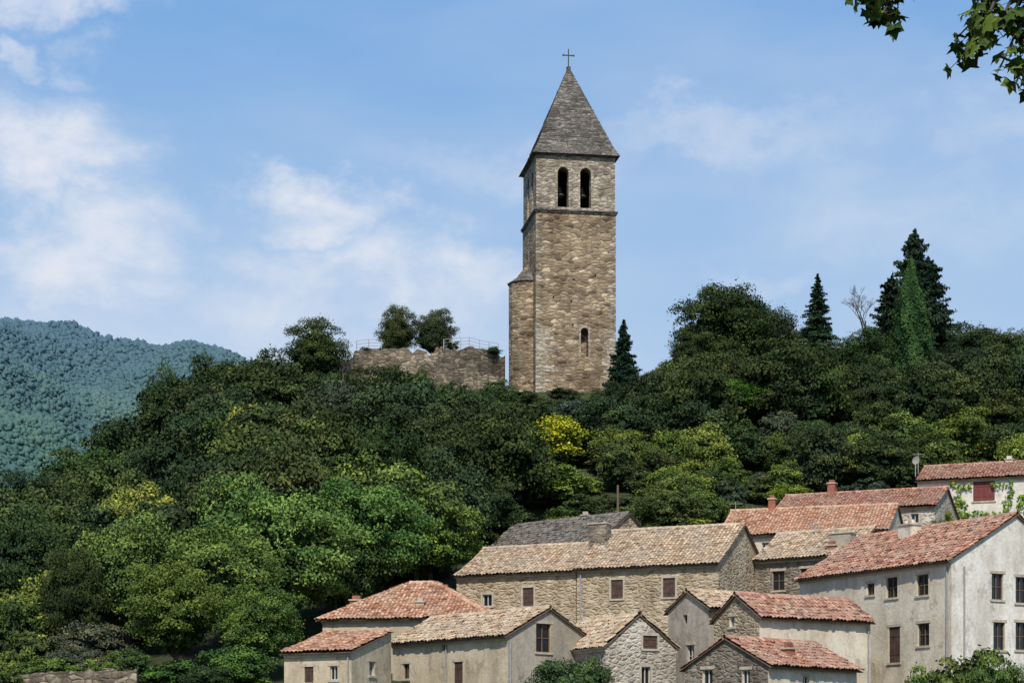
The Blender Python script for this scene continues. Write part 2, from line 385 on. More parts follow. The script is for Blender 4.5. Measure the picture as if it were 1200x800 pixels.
limpx = [(-400, 660), (-100, 600), (0, 560), (60, 527), (100, 503), (150, 470), (180, 446), (205, 425), (240, 412), (300, 404), (330, 408), (348, 430), (420, 428), (445, 426), (480, 430), (520, 442), (585, 456), (595, 462), (698, 460), (708, 448), (780, 425), (800, 405), (900, 395), (1000, 400), (1100, 400), (1150, 392), (1200, 388), (1500, 400)]
CLEAR = []
def clr(px, r, d, dy=14): CLEAR.append((px, r, d-dy, d+2))
clr(645, 50, 184, 24); clr(660, 44, 172, 16); clr(870, 38, 190, 10); clr(1068, 20, 196, 7)
forest = empty('hillside_forest')
cnt = 0
def skip(px, y):
    return (px < -350 or px > 1500 or (px > 535 and y < 160) or (px > 840 and y < 171) or (300 < px < 560 and y < 139) or (40 < px < 330 and y < 128) or (px <= 40 and y < 122) or (335 < px < 740 and y > 200))
yy = 118.0
while yy < 222:
    xx = -90.0
    while xx < 80:
        x = xx+random.uniform(-2.0, 2.0); y = yy+random.uniform(-1.9, 1.9); xx += 4.2
        px = 600+x/y*F
        if skip(px, y): continue
        if any(abs(px-c[0]) < c[1] and c[2] < y < c[3] for c in CLEAR): continue
        if 80 < px < 540 and y < 150 and random.random() < .55: continue
        g = float(hgt(x, y))
        light = (px > 640 and y < 180) or (px > 900 and y < 186)
        if light: h = random.uniform(3.0, 7.0)
        else: h = random.uniform(4.5, 11.0)
        if y < 140: h = random.uniform(5, 8)
        lim = np.interp(px, [a for a, _ in limpx], [b for _, b in limpx])+random.uniform(0, 18)
        top = Z(lim, y)
        h = min(h, top-g)
        if h < 1.6: continue
        w = h*random.uniform(1.0, 1.35) if h < 6 else h*random.uniform(.78, 1.05)
        if h < 3.5: w = max(w, 4.0)
        u = random.random()
        if light:
            c = LIGHT if u < .34 else (MID if u < .6 else (YEL if u < .72 else (GREY if u < .8 else OAK2)))
        elif px < 560 and y < 172:
            c = MID if u < .42 else (OAK2 if u < .82 else (LIGHT if u < .95 else YEL))
        else:
            c = OAK if u < .5 else (OAK2 if u < .83 else (MID if u < .94 else GREY))
        pr = random.choice(PROTO)
        if h < 3.2: pr = random.choice(BUSH)
        cnt += 1
        obj('forest_tree_%d' % cnt, pr, forest, (x, y, g-.3), (random.uniform(-.08, .08), random.uniform(-.08, .08), random.uniform(0, 6.28)), (w, w*random.uniform(.85, 1.15), h+.3), jit(c))
    yy += 4.0
yy = 152.0
while yy < 200:
    xx = -8.0
    while xx < 70:
        x = xx+random.uniform(-1.7, 1.7); y = yy+random.uniform(-1.6, 1.6); xx += 3.6
        px = 600+x/y*F
        if skip(px, y+2): continue
        g = float(hgt(x, y)); h = random.uniform(1.3, 3.0)
        h = min(h, Z(np.interp(px, [a for a, _ in limpx], [b for _, b in limpx]), y)-g)
        if h < .8: continue
        cnt += 1; w = random.uniform(3.4, 5.0)
        c = random.choice([MID, OAK2, LIGHT, OAK2, GREY] if y < 184 else [OAK, OAK2])
        obj('forest_tree_%d' % cnt, random.choice(BUSH), forest, (x, y, g-.3), (0, 0, random.uniform(0, 6.28)), (w, w, h+.3), jit(c))
    yy += 3.6
for px, top in [(x, 462+6*math.sin(x*1.3)) for x in range(578, 735, 11)]+[(x, 448+7*math.sin(x*.7)) for x in range(505, 585, 11)]+[(x, 434+11*math.sin(x*.9)) for x in range(345, 505, 10)]:
    d = random.uniform(198, 202); x = X(px, d); g = float(hgt(x, d)); h = max(1.3, Z(top+random.uniform(-6, 5), d)-g)
    cnt += 1
    obj('forest_tree_%d' % cnt, random.choice(BUSH), forest, (x, d, g-.3), (0, 0, random.uniform(0, 6.28)), (random.uniform(2.2, 3.6),)*2+(h+.3,), jit(random.choice([OAK, OAK2, MID])))
for px, py in ((352, 428), (430, 408), (455, 404), (530, 402), (578, 408)):   # scrub rooted on the wall tops
    d = 204.8; cnt += 1
    obj('forest_tree_%d' % cnt, random.choice(BUSH), forest, (X(px, d), d, Z(py+9, d)), (0, 0, random.uniform(0, 6)), (random.uniform(1.4, 2.4),)*2+(1.1,), jit(OAK2))
print('forest trees', cnt)

def tree(name, px, top, bot, rpx, d, proto, color, rz=None):
    x = X(px, d); zt = Z(top, d); g = float(hgt(x, d)) if bot is None else Z(bot, d)
    h = zt-g; w = 2*rpx/F*d
    me = random.choice(proto) if isinstance(proto, list) else proto
    if proto is CYP: w = w/.25
    elif proto is CED: w = w/.5
    elif proto is CON: w = w/.44
    root = empty(name, (x, d, g))
    obj('crown_and_trunk', me, root, (0, 0, 0), (0, 0, random.uniform(0, 6.28) if rz is None else rz), (w, w, h), jit(color, .05))
    return root
tree('broadleaf_tree', 150, 598, None, 76, 131, BIG, (0.115, 0.180, 0.058))
tree('broadleaf_tree', 262, 612, None, 84, 128, BIG, (0.118, 0.19, 0.046))
tree('broadleaf_tree', 335, 566, None, 100, 135, BIG, (0.135, 0.21, 0.05))
tree('broadleaf_tree', 428, 558, None, 86, 141, BIG, (0.115, 0.188, 0.044))
tree('broadleaf_tree', 503, 580, None, 66, 147, BIG, (0.14, 0.215, 0.052))
tree('broadleaf_tree', 205, 655, None, 64, 123, BIG, (0.105, 0.17, 0.042))
tree('broadleaf_tree', 305, 682, None, 56, 123, BIG, (0.098, 0.165, 0.042))
tree('broadleaf_tree', 28, 590, None, 62, 138, BIG, OAK2)
tree('broadleaf_tree', 85, 640, None, 46, 128, BIG, OAK)
tree('yellow_green_tree', 645, 484, 580, 62, 182, LOOSE, (0.29, 0.34, 0.03))
tree('yellow_green_tree', 795, 540, 610, 40, 168, LOOSE, (0.21, 0.25, 0.05))
tree('light_green_tree', 660, 545, None, 50, 170, LOOSE, (0.15, .25, .045))
tree('holm_oak', 370, 375, 462, 42, 202, BIG, OAK2)
tree('holm_oak', 466, 360, 430, 27, 207, BIG, OAK2)
tree('holm_oak', 508, 361, 430, 28, 207.5, BIG, OAK2)
tree('holm_oak', 190, 416, None, 30, 196, PROTO, OAK2)
tree('holm_oak', 852, 328, None, 66, 206, BIG, OAK)
tree('holm_oak', 912, 368, None, 48, 208, BIG, OAK)
tree('holm_oak', 880, 345, None, 46, 210, BIG, OAK)
tree('holm_oak', 1140, 376, None, 46, 206, BIG, OAK)
tree('holm_oak', 1190, 384, None, 42, 204, BIG, OAK2)
tree('holm_oak', 1010, 385, None, 48, 200, BIG, OAK)
tree('holm_oak', 1185, 420, None, 44, 192, BIG, (.075, .125, .038))
tree('holm_oak', 950, 410, None, 48, 194, BIG, OAK)
tree('holm_oak', 818, 378, None, 34, 204, BIG, OAK)
tree('bright_green_tree', 870, 445, None, 48, 190, BIG, (0.072, 0.165, 0.028))
tree('spruce_tree', 731, 374, 478, 28, 199, CON, (0.03, 0.055, 0.03))
tree('spruce_tree', 793, 402, 475, 16, 199, CON, (0.055, 0.09, 0.035))
tree('spruce_tree', 958, 320, 430, 28, 205, CON, (0.03, 0.055, 0.032))
tree('cedar_tree', 1072, 268, 450, 44, 206, CED, (0.034, 0.058, 0.036))
tree('cedar_tree', 1088, 300, 450, 40, 209, CED, (0.034, 0.058, 0.036))
tree('cedar_tree', 1045, 322, 450, 36, 210, CED, (0.034, 0.058, 0.036))
tree('cypress_tree', 1068, 303, 500, 25, 198, CYP, (0.055, 0.10, 0.034))

def dead_tree(name, px, top, bot, d, seed):
    rnd = random.Random(seed); segs = []
    def grow(p, dr, ln, r, dep):
        q = p+dr*ln; segs.append((p, q, r, r*.6))
        if dep == 0: return
        for k in range(3 if dep > 1 else 5):
            nd = (dr+Vector((rnd.uniform(-.8, .8), rnd.uniform(-.8, .8), rnd.uniform(-.2, .4)))).normalized()
            grow(p+dr*ln*rnd.uniform(.5, 1), nd, ln*rnd.uniform(.55, .75), r*.55, dep-1)
    h = Z(top, d)-Z(bot, d)
    grow(Vector((0, 0, 0)), Vector((.05, 0, 1)), h*.42, .13, 5)
    parts = [(*tube([a, b], [r1, r2], 4), 0, None) for a, b, r1, r2 in segs]
    root = empty(name, (X(px, d), d, Z(bot, d)))
    obj('branches', build('dead_branches', parts, [M['barkgrey']]), root)
dead_tree('bare_tree', 1012, 315, 420, 204, 4)
dead_tree('bare_tree', 398, 418, 480, 197, 5)

def bush(name, px, top, rpx, d, c, hm=None):
    x = X(px, d); g = float(hgt(x, d)); h = Z(top, d)-g; w = 2*rpx/F*d
    if h < .6: print('BUSH LOW', px, top, h)
    root = empty(name, (x, d, g)); obj('foliage', random.choice(BUSH+PROTO[:2]), root, (0, 0, -.1), (0, 0, random.uniform(0, 6)), (w*1.15, w*1.15, max(h, .6)+.1), jit(c, .08))
for px, top, r, d, c in [(40, 730, 42, 124, MID), (105, 722, 44, 125, GREY), (5, 705, 34, 127, OAK), (150, 756, 30, 121, MID), (60, 765, 36, 119, LIGHT), (10, 770, 26, 118, MID), (85, 750, 30, 121, GREY), (20, 745, 26, 121, LIGHT),
                         (205, 765, 40, 118, (0.09, .15, .04)), (280, 750, 42, 119, (0.09, .15, .04)), (120, 765, 22, 118, LIGHT), (240, 775, 26, 116, OAK2),
                         (655, 764, 36, 108, (.085, .13, .055)), (700, 745, 20, 121, LIGHT), (690, 764, 24, 113, MID), (1080, 764, 26, 102, LIGHT), (1140, 742, 54, 103, MID), (1185, 768, 36, 102, OAK2), (1105, 768, 36, 101, MID), (1165, 757, 32, 101, (.11, .17, .045)),
                         (1108, 592, 16, 160, (.2, .28, .04)), (1100, 604, 14, 155, LIGHT), (1150, 600, 22, 154, LIGHT), (925, 566, 26, 170, (.17, .24, .03)), (1180, 600, 20, 153, YEL), (870, 590, 20, 163, MID), (560, 628, 30, 160, MID), (690, 600, 26, 163, LIGHT), (760, 590, 34, 162, LIGHT), (815, 600, 24, 160, YEL), (840, 585, 30, 166, LIGHT)]:
    bush('garden_bush', px, top, r, d, c)

# ------------------------------------------------------------------ houses
def clip(poly, rect):
    u0, u1, z0, z1 = rect
    for ax, val, sg in ((0, u0, 1), (0, u1, -1), (1, z0, 1), (1, z1, -1)):
        out = []
        for i in range(len(poly)):
            a, b = poly[i], poly[(i+1) % len(poly)]
            ia = (a[ax]-val)*sg >= -1e-9; ib = (b[ax]-val)*sg >= -1e-9
            if ia: out.append(a)
            if ia != ib:
                t = (val-a[ax])/(b[ax]-a[ax]); out.append((a[0]+t*(b[0]-a[0]), a[1]+t*(b[1]-a[1])))
        poly = out
        if len(poly) < 3: return []
    area = sum(poly[i][0]*poly[(i+1) % len(poly)][1]-poly[(i+1) % len(poly)][0]*poly[i][1] for i in range(len(poly)))
    return poly if abs(area) > 1e-5 else []

def tiles(O, U, Vv, lu, lv, left=0, right=0, seed=0, sag=.10, pitch=.25):
    rg = np.random.default_rng(seed)
    O, U, Vv = np.array(O, float), np.array(U, float), np.array(Vv, float)
    Nn = np.cross(U, Vv); Nn /= np.linalg.norm(Nn)
    if Nn[2] < 0: Nn = -Nn
    per = 5; nc = max(2, int(lu/pitch)); nu = nc*per+1
    nr = max(2, int(lv/.36))
    us = np.linspace(0, lu, nu); ph = (np.arange(nu) % per)/per
    prof = .085*np.abs(np.sin(np.pi*ph))
    vs = []
    for r in range(nr): vs += [(r/nr*lv, .04), ((r+1)/nr*lv-.002, .0)]
    V = []
    jt = rg.normal(0, .02, (nr, nc+1))
    for i, (v, up) in enumerate(vs):
        a, b = left*v/lv, lu-right*v/lv
        uu = us+.015*np.sin(np.arange(nu)//per*2.1+i)
        uu = np.clip(uu, a, max(b, a))
        sg = -sag*(.5+.5*np.sin(us/lu*np.pi*2.3+seed))*math.sin(v/lv*math.pi)
        colj = jt[i//2][np.minimum(np.arange(nu)//per, nc)]
        hh = .15+prof+up+sg+colj
        ve = v-(rg.uniform(0, .09, nc+1)[np.minimum(np.arange(nu)//per, nc)] if i == 0 else 0)
        V.append(O+uu[:, None]*U+(v*Vv if i else np.asarray(ve)[:, None]*Vv)+hh[:, None]*Nn)
    nv = len(vs); V = np.array(V).reshape(-1, 3)
    ii = (np.arange(nv-1)[:, None]*nu+np.arange(nu-1)[None])
    tt = rg.random((nr, nc+1))*.75+rg.random((1, nc+1))*.15+rg.random((nr, 1))*.1
    odd = rg.random((nr, nc+1)); tt = np.where(odd < .09, 0, np.where(odd > .92, 1, tt))
    tint = np.array([[tt[min(i//2, nr-1), j//per] for j in range(nu-1)] for i in range(nv-1)])
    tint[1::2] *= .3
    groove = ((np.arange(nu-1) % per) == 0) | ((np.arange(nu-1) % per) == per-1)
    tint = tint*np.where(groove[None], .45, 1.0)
    ii = ii.ravel()
    Fc = np.stack([ii, ii+1, ii+nu+1, ii+nu], -1)
    return V, Fc, 0, tint.ravel()

def house(name, A, B, D, z0, eave, ridge, kind='x', wall='rubble', roof='r_old', side=None, wins=(), chims=(), ov=.3, genoise=True, seed=1, vover=.15, pipes=()):
    Ax, Ay = X(*A), A[1]; Bx, By = X(*B), B[1]
    L = math.hypot(Bx-Ax, By-Ay); Ux, Uy = (Bx-Ax)/L, (By-Ay)/L; Vx, Vy = -Uy, Ux
    root = empty(name, (Ax, Ay, 0), math.atan2(Uy, Ux))
    def hit(face, px):
        k = (px-600)/F
        if face == 'F': ox, oy, dx, dy = Ax, Ay, Ux, Uy
        elif face == 'L': ox, oy, dx, dy = Ax, Ay, Vx, Vy
        elif face == 'R': ox, oy, dx, dy = Bx, By, Vx, Vy
        elif face == 'ridge': ox, oy, dx, dy = Ax+Vx*D*.5, Ay+Vy*D*.5, Ux, Uy
        elif face == 'back': ox, oy, dx, dy = Ax+Vx*D, Ay+Vy*D, Ux, Uy
        t = (k*oy-ox)/(dx-k*dy); return t, oy+t*dy
    ze = Z(eave[1], hit(eave[2] if len(eave) > 2 else 'F', eave[0])[1])
    t, dr = hit(ridge[2] if len(ridge) > 2 else 'ridge', ridge[0]); zr = Z(ridge[1], dr)
    if kind == 'y': rxx = t
    q = {k: Quads() for k in ('walls', 'side_walls', 'reveals', 'window_glass', 'window_frames', 'shutters', 'stone_surrounds', 'cornice', 'roof_deck', 'drain_pipes', 'chimney_caps')}
    shm = 'brownsh'
    faces = {'F': ((0, 0), (1, 0), (0, -1), L), 'R': ((L, 0), (0, 1), (1, 0), D), 'L': ((0, 0), (0, 1), (-1, 0), D), 'B': ((0, D), (1, 0), (0, 1), L)}
    if kind == 'x': prof = {'F': [(0, z0), (L, z0), (L, ze), (0, ze)], 'R': [(0, z0), (D, z0), (D, ze), (D/2, zr), (0, ze)]}; prof['B'] = prof['F']; prof['L'] = prof['R']
    elif kind == 'y': prof = {'F': [(0, z0), (L, z0), (L, ze), (rxx, zr), (0, ze)], 'R': [(0, z0), (D, z0), (D, ze), (0, ze)]}; prof['B'] = prof['F']; prof['L'] = prof['R']
    elif kind == 'shed': prof = {'F': [(0, z0), (L, z0), (L, ze), (0, ze)], 'R': [(0, z0), (D, z0), (D, zr), (0, ze)], 'B': [(0, z0), (L, z0), (L, zr), (0, zr)]}; prof['L'] = prof['R']
    else: prof = {'F': [(0, z0), (L, z0), (L, ze), (0, ze)], 'R': [(0, z0), (D, z0), (D, ze), (0, ze)]}; prof['B'] = prof['F']; prof['L'] = prof['R']
    def P(fc, u, z, o=0):
        (ox, oy), (dx, dy), (nx_, ny_), _ = faces[fc]
        return (ox+dx*u+nx_*o, oy+dy*u+ny_*o, z)
    def fbox(qd, fc, u0, u1, za, zb, o0, o1):
        qd.box8([P(fc, u0, za, o0), P(fc, u1, za, o0), P(fc, u1, za, o1), P(fc, u0, za, o1), P(fc, u0, zb, o0), P(fc, u1, zb, o0), P(fc, u1, zb, o1), P(fc, u0, zb, o1)])
    wl = {k: [] for k in faces}
    for w in wins:
        fc, px, py, ww, hh = w[:5]; st = w[5] if len(w) > 5 else 'g'
        t, d = hit(fc, px); zc = Z(py, d)
        if t-ww/2 < .05 or t+ww/2 > faces[fc][3]-.05: print('WIN OUT', name, w, t); continue
        wl[fc].append((t-ww/2, t+ww/2, zc-hh/2, zc+hh/2, st))
    for fc in faces:
        us = {0, faces[fc][3]}; zs = {z0, max(p[1] for p in prof[fc])}
        for a, b, c, d, _ in wl[fc]: us |= {a, b}; zs |= {c, d}
        us = sorted(us); zs = sorted(zs)
        qd = q['walls'] if fc in 'FB' or side is None else q['side_walls']
        for i in range(len(us)-1):
            for j in range(len(zs)-1):
                cu, cz = (us[i]+us[i+1])/2, (zs[j]+zs[j+1])/2
                if any(a < cu < b and c < cz < d for a, b, c, d, _ in wl[fc]): continue
                pl = clip(prof[fc], (us[i], us[i+1], zs[j], zs[j+1]))
                if pl: qd.poly([P(fc, *p) for p in pl])
        for a, b, c, d, st in wl[fc]:
            r = -.22; rv = q['reveals']
            rv.quad(P(fc, a, c), P(fc, b, c), P(fc, b, c, r), P(fc, a, c, r)); rv.quad(P(fc, a, d), P(fc, b, d), P(fc, b, d, r), P(fc, a, d, r))
            rv.quad(P(fc, a, c), P(fc, a, d), P(fc, a, d, r), P(fc, a, c, r)); rv.quad(P(fc, b, c), P(fc, b, d), P(fc, b, d, r), P(fc, b, c, r))
            q['window_glass'].quad(P(fc, a, c, r+.03), P(fc, b, c, r+.03), P(fc, b, d, r+.03), P(fc, a, d, r+.03))
            fr = q['window_frames']; fw = .05
            if st in ('g', 'o', 'b'):
                fbox(fr, fc, a, a+fw, c, d, r+.04, r+.1); fbox(fr, fc, b-fw, b, c, d, r+.04, r+.1)
                fbox(fr, fc, a+fw, b-fw, c, c+fw, r+.04, r+.1); fbox(fr, fc, a+fw, b-fw, d-fw, d, r+.04, r+.1)
                fbox(fr, fc, (a+b)/2-.025, (a+b)/2+.025, c+fw, d-fw, r+.04, r+.09)
                if d-c > 1.1: fbox(fr, fc, a+fw, (a+b)/2-.03, (c+d)/2-.02, (c+d)/2+.02, r+.04, r+.08); fbox(fr, fc, (a+b)/2+.03, b-fw, (c+d)/2-.02, (c+d)/2+.02, r+.04, r+.08)
            if st in ('s', 'm', 'u'):
                m_ = (a+b)/2
                for s0, s1 in ((a+.02, m_-.01), (m_+.01, b-.02)):
                    fbox(q['shutters'], fc, s0, s1, c+.02, d-.02, -.1, -.05)
                    for zz in (c+.25*(d-c), c+.75*(d-c)): fbox(q['shutters'], fc, s0+.02, s1-.02, zz-.05, zz+.05, -.05, -.03)
            if st == 'h':
                fbox(q['shutters'], fc, a+.02, (a+b)/2-.01, c+.02, d-.02, -.1, -.05)
            if st != 'n':
                fbox(q['stone_surrounds'], fc, a-.12, b+.12, c-.12, c, .002, .07)
                fbox(q['stone_surrounds'], fc, a-.14, b+.14, d, d+.16, .002, .025)
            if st in ('g', 's', 'h') and wall in ('rubble', 'rubbledark', 'rubblepale') and fc == 'F':
                fbox(q['stone_surrounds'], fc, a-.12, a, c, d, .002, .022); fbox(q['stone_surrounds'], fc, b, b+.12, c, d, .002, .022)
        if genoise and ((kind in ('x', 'shed') and fc in 'FB') or (kind == 'y' and fc in 'LR') or kind == 'hip'):
            if not (kind == 'shed' and fc == 'B'):
                Lf = faces[fc][3]
                fbox(q['cornice'], fc, 0, Lf, ze-.26, ze-.13, .003, .09); fbox(q['cornice'], fc, 0, Lf, ze-.13, ze-.02, .003, .18)
    for fc, u in pipes:
        u = u if u >= 0 else faces[fc][3]+u
        b_ = P(fc, u, 0, .08); v, f = tube([(b_[0], b_[1], z0), (b_[0], b_[1], ze-.3)], [.05, .05], 6)
        n0 = len(q['drain_pipes'].V); q['drain_pipes'].V += [tuple(a) for a in v]; q['drain_pipes'].F += [tuple(int(i)+n0 for i in ff) for ff in f]
    rp = []; deck = q['roof_deck']
    def plane(O, U, dz, run, lu, left=0, right=0, sd=0, dirv=None):
        lv = math.hypot(run, dz)
        Vv = (dirv[0]*run/lv, dirv[1]*run/lv, dz/lv); U3 = (U[0], U[1], 0)
        rp.append(tiles(O, U3, Vv, lu, lv, left, right, seed*13+sd))
        a = Vector(O); u = Vector(U3); v = Vector(Vv); n = u.cross(v)
        if n.z < 0: n = -n
        p = [a, a+u*lu, a+u*(lu-right)+v*lv, a+u*left+v*lv]
        lo = [tuple(x+n*.005) for x in p]; hi = [tuple(x+n*.045) for x in p]
        deck.box8(lo+hi)
    def ridgecap(p, qv):
        m = max(3, int((Vector(qv)-Vector(p)).length/.4)); pts = []; rd = []
        for i in range(m):
            for f, r in ((i/m, .16), ((i+.97)/m, .13)):
                pts.append(np.array(p)*(1-f)+np.array(qv)*f); rd.append(r)
        v, f = tube(pts, rd, 8); tt = np.repeat(np.random.default_rng(seed).random(2*m-1)*.6+.3, 8)
        rp.append((v, f, 0, tt))
    vo = vover
    if kind == 'x':
        sl = (zr-ze)/(D/2)
        plane((-vo, -ov, ze-sl*ov), (1, 0), sl*(D/2+ov), D/2+ov, L+2*vo, sd=1, dirv=(0, 1))
        plane((-vo, D+ov, ze-sl*ov), (1, 0), sl*(D/2+ov), D/2+ov, L+2*vo, sd=2, dirv=(0, -1))
        ridgecap((-vo, D/2, zr+.12), (L+vo, D/2, zr+.12))
    elif kind == 'y':
        s1 = (zr-ze)/rxx; s2 = (zr-ze)/(L-rxx)
        plane((-ov, -vo, ze-s1*ov), (0, 1), s1*(rxx+ov), rxx+ov, D+2*vo, sd=1, dirv=(1, 0))
        plane((L+ov, -vo, ze-s2*ov), (0, 1), s2*(L-rxx+ov), L-rxx+ov, D+2*vo, sd=2, dirv=(-1, 0))
        ridgecap((rxx, -vo, zr+.12), (rxx, D+vo, zr+.12))
    elif kind == 'shed':
        sl = (zr-ze)/D
        plane((-vo, -ov, ze-sl*ov), (1, 0), sl*(D+ov+.1), D+ov+.1, L+2*vo, sd=1, dirv=(0, 1))
    else:
        h = D/2; sl = (zr-ze)/h; e = ov; z_ = ze-sl*e; r = h+e; dz = sl*r
        plane((-e, -e, z_), (1, 0), dz, r, L+2*e, r, r, 1, (0, 1)); plane((-e, D+e, z_), (1, 0), dz, r, L+2*e, r, r, 2, (0, -1))
        plane((-e, -e, z_), (0, 1), dz, r, D+2*e, r, r-.01, 3, (1, 0)); plane((L+e, -e, z_), (0, 1), dz, r, D+2*e, r, r-.01, 4, (-1, 0))
        ridgecap((h, D/2, zr+.12), (L-h, D/2, zr+.12))
        for (cx, cy, tx) in ((-e, -e, h), (-e, D+e, h), (L+e, -e, L-h), (L+e, D+e, L-h)): ridgecap((cx, cy, z_+.12), (tx, D/2, zr+.12))
    cm = {}
    for (px, pyt, w, dd, v, hh, mt) in chims:
        k = (px-600)/F; ox, oy = Ax+Vx*v, Ay+Vy*v; t = (k*oy-ox)/(Ux-k*Uy); zt = Z(pyt, oy+t*Uy)
        qc = cm.setdefault(mt, Quads())
        qc.box(t-w/2, t+w/2, v-dd/2, v+dd/2, zt-hh, zt-.2)
        q['chimney_caps'].box(t-w/2-.07, t+w/2+.07, v-dd/2-.07, v+dd/2+.07, zt-.197, zt-.11)
        if w > .8:
            for s_ in (-.27, .27):
                vv, ff = tube([(t+s_*w, v, zt-.11), (t+s_*w, v, zt+.15)], [.12, .1], 8)
                n0 = len(qc.V); qc.V += [tuple(a) for a in vv]; qc.F += [tuple(int(x)+n0 for x in f) for f in ff]
        else: qc.box(t-w*.33, t+w*.33, v-dd*.33, v+dd*.33, zt-.107, zt+.12)
    for mt, qc in cm.items(): obj('chimney', pymesh('chimney', qc.V, qc.F, M[mt]), root)
    mm = {'walls': wall, 'side_walls': side or wall, 'reveals': 'trim' if wall.startswith('rub') else wall, 'window_glass': 'glass', 'window_frames': 'white', 'shutters': shm, 'stone_surrounds': 'trim', 'cornice': 'trim', 'roof_deck': 'wood', 'chimney_caps': 'trim', 'drain_pipes': 'metal'}
    stl = [w[5] for w in wins if len(w) > 5]
    if 'm' in stl: mm['shutters'] = 'maroon'
    if 'u' in stl: mm['shutters'] = 'bluesh'
    if 'b' in stl: mm['window_frames'] = 'wood'
    for k, qd in q.items():
        if qd.F and k in mm: obj(k, pymesh(k, qd.V, qd.F, M[mm[k]]), root)
    obj('tiled_roof', build('tiled_roof', rp, [M[roof]]), root)
    return root

xa, ya, xb, yb = X(535, 140), 140, X(842, 132), 132
k = (676-600)/F; t = (k*ya-xa)/((xb-xa)-k*(yb-ya)); dm = ya+t*(yb-ya)
house('stone_house', (535, 140), (674.8, dm+.05), 9, 5, (600, 672), (640, 641), 'x', 'rubble', 'r_old', seed=1,
      wins=[('F', 571, 703, .7, .8), ('F', 619, 699, .8, 1.25, 's'), ('F', 560, 735, .5, .6)])
house('stone_house', (676, dm-.03), (842, 132-.03), 10, 5, (755, 663), (780, 621), 'x', 'rubble', 'r_old', seed=2,
      wins=[('F', 723, 690, .85, 1.25, 's'), ('F', 784, 688, .85, 1.25, 's'), ('F', 722, 737, .8, 1.1)],
      chims=[(703, 611, 1.3, .9, 3.6, 3.2, 'rubbledark')], pipes=[('F', .3)])
house('slate_roof_house', (556, 157), (690, 149), 9, 10, (620, 652), (660, 611), 'x', 'rubble', 'r_dark', seed=3, chims=[(686, 601, .45, .45, 4.5, 1.2, 'trim')])
house('hip_roof_house', (378, 128), (574, 126), 9, 1, (470, 724), (487, 685), 'hip', 'beige', 'r_orange', seed=4,
      wins=[('F', 412, 752, .8, 1.1)], chims=[(418, 700, .75, .6, 2.6, 1.5, 'brick'), (493, 702, .5, .5, 1.6, 1.4, 'trim'), (522, 687, .5, .5, 5, 1.2, 'brick')])
house('low_tiled_house', (333, 116), (412, 114), 4.4, 0, (380, 764), (425, 742, 'back'), 'shed', 'beige', 'r_orange', seed=5, wins=[('F', 362, 790, .6, .9, 's'), ('F', 391, 788, .5, .8), ('R', 436, 783, .6, .8)], pipes=[('F', -.2)])
house('plaster_house', (460, 124), (595, 116), 6.3, 0, (595, 744), (643, 714, 'R'), 'x', 'beige', 'r_old', side='greyp', seed=6,
      wins=[('R', 637, 747, 1.15, 1.65, 'b'), ('F', 537, 789, .8, 1.4, 's'), ('F', 476, 786, .6, .9), ('F', 520, 758, .35, .35, 'n')], pipes=[('R', .15), ('F', 5.2)])
house('rubble_gable_house', (710, 116), (792, 118), 7, 0, (710, 757), (749, 721, 'F'), 'y', 'rubblepale', 'r_old', seed=7, ov=.15, vover=.1,
      wins=[('F', 762, 752, .95, .75, 's'), ('F', 757, 791, .6, 1.0), ('F', 724, 742, .35, .35, 'n')])
house('grey_plaster_house', (830, 120), (908, 122.6), 4, 0, (832, 712), (806, 694, 'L'), 'x', 'greyp', 'r_old', seed=8, genoise=False, wins=[('L', 809, 768, .7, 1.3), ('L', 803, 725, .4, .5, 'n')])
house('cream_house', (890, 114), (1020, 118), 4.3, 0, (892, 722), (863, 698, 'L'), 'x', 'cream', 'r_red', side='rubble', seed=9, genoise=False, wins=[('L', 858, 728, .5, .6)], pipes=[('F', -.2)])
house('small_stone_house', (900, 106), (1004, 111.5), 5.6, -1, (902, 779), (849, 749, 'L'), 'x', 'cream', 'r_red', side='rubbledark', seed=10, genoise=False,
      wins=[('L', 829, 793, .7, .85), ('L', 874, 793, .55, .8), ('F', 945, 797, .6, .5)], chims=[(924, 756, .55, .5, 1.3, 1.3, 'brick')])
house('large_cream_house', (937, 128), (1115, 116), 9.8, -1, (1115, 656), (1188, 604, 'R'), 'x', 'cream', 'r_red', side='whitep', seed=11,
      wins=[('F', 1045, 688, 1.0, 1.2, 'b'), ('F', 1081, 685, 1.0, 1.2, 'b'), ('F', 1048, 755, 1.0, 2.1, 's'), ('F', 1082, 743, 1.0, 1.3, 'b'), ('F', 1020, 690, .7, .7),
            ('R', 1169, 687, .9, 1.5, 'b'), ('R', 1197, 691, .9, 1.5, 'b'), ('R', 1171, 745, .9, 1.6, 'b'), ('R', 1197, 745, .9, 1.6, 'b')],
      chims=[(1066, 612, 1.1, .9, 4, 2.6, 'cream')], pipes=[('F', -.3), ('R', .9)])
house('white_house', (1075, 166), (1240, 162), 8, 12, (1150, 560), (1150, 545), 'x', 'whitep', 'r_red', seed=12, wins=[('F', 1153, 575, 1.7, 1.6, 'm'), ('F', 1090, 590, .8, .8, 'm')], chims=[(1183, 536, .6, .6, 4, 1.5, 'cream')])
house('stone_cottage', (905, 161), (1096, 156), 9, 10, (1000, 597), (1010, 578), 'x', 'rubblepale', 'r_red', seed=13, wins=[('F', 1045, 607, .9, .8), ('F', 1072, 607, .6, .7)], chims=[(975, 564, .6, .6, 4.5, 1.6, 'brick')])
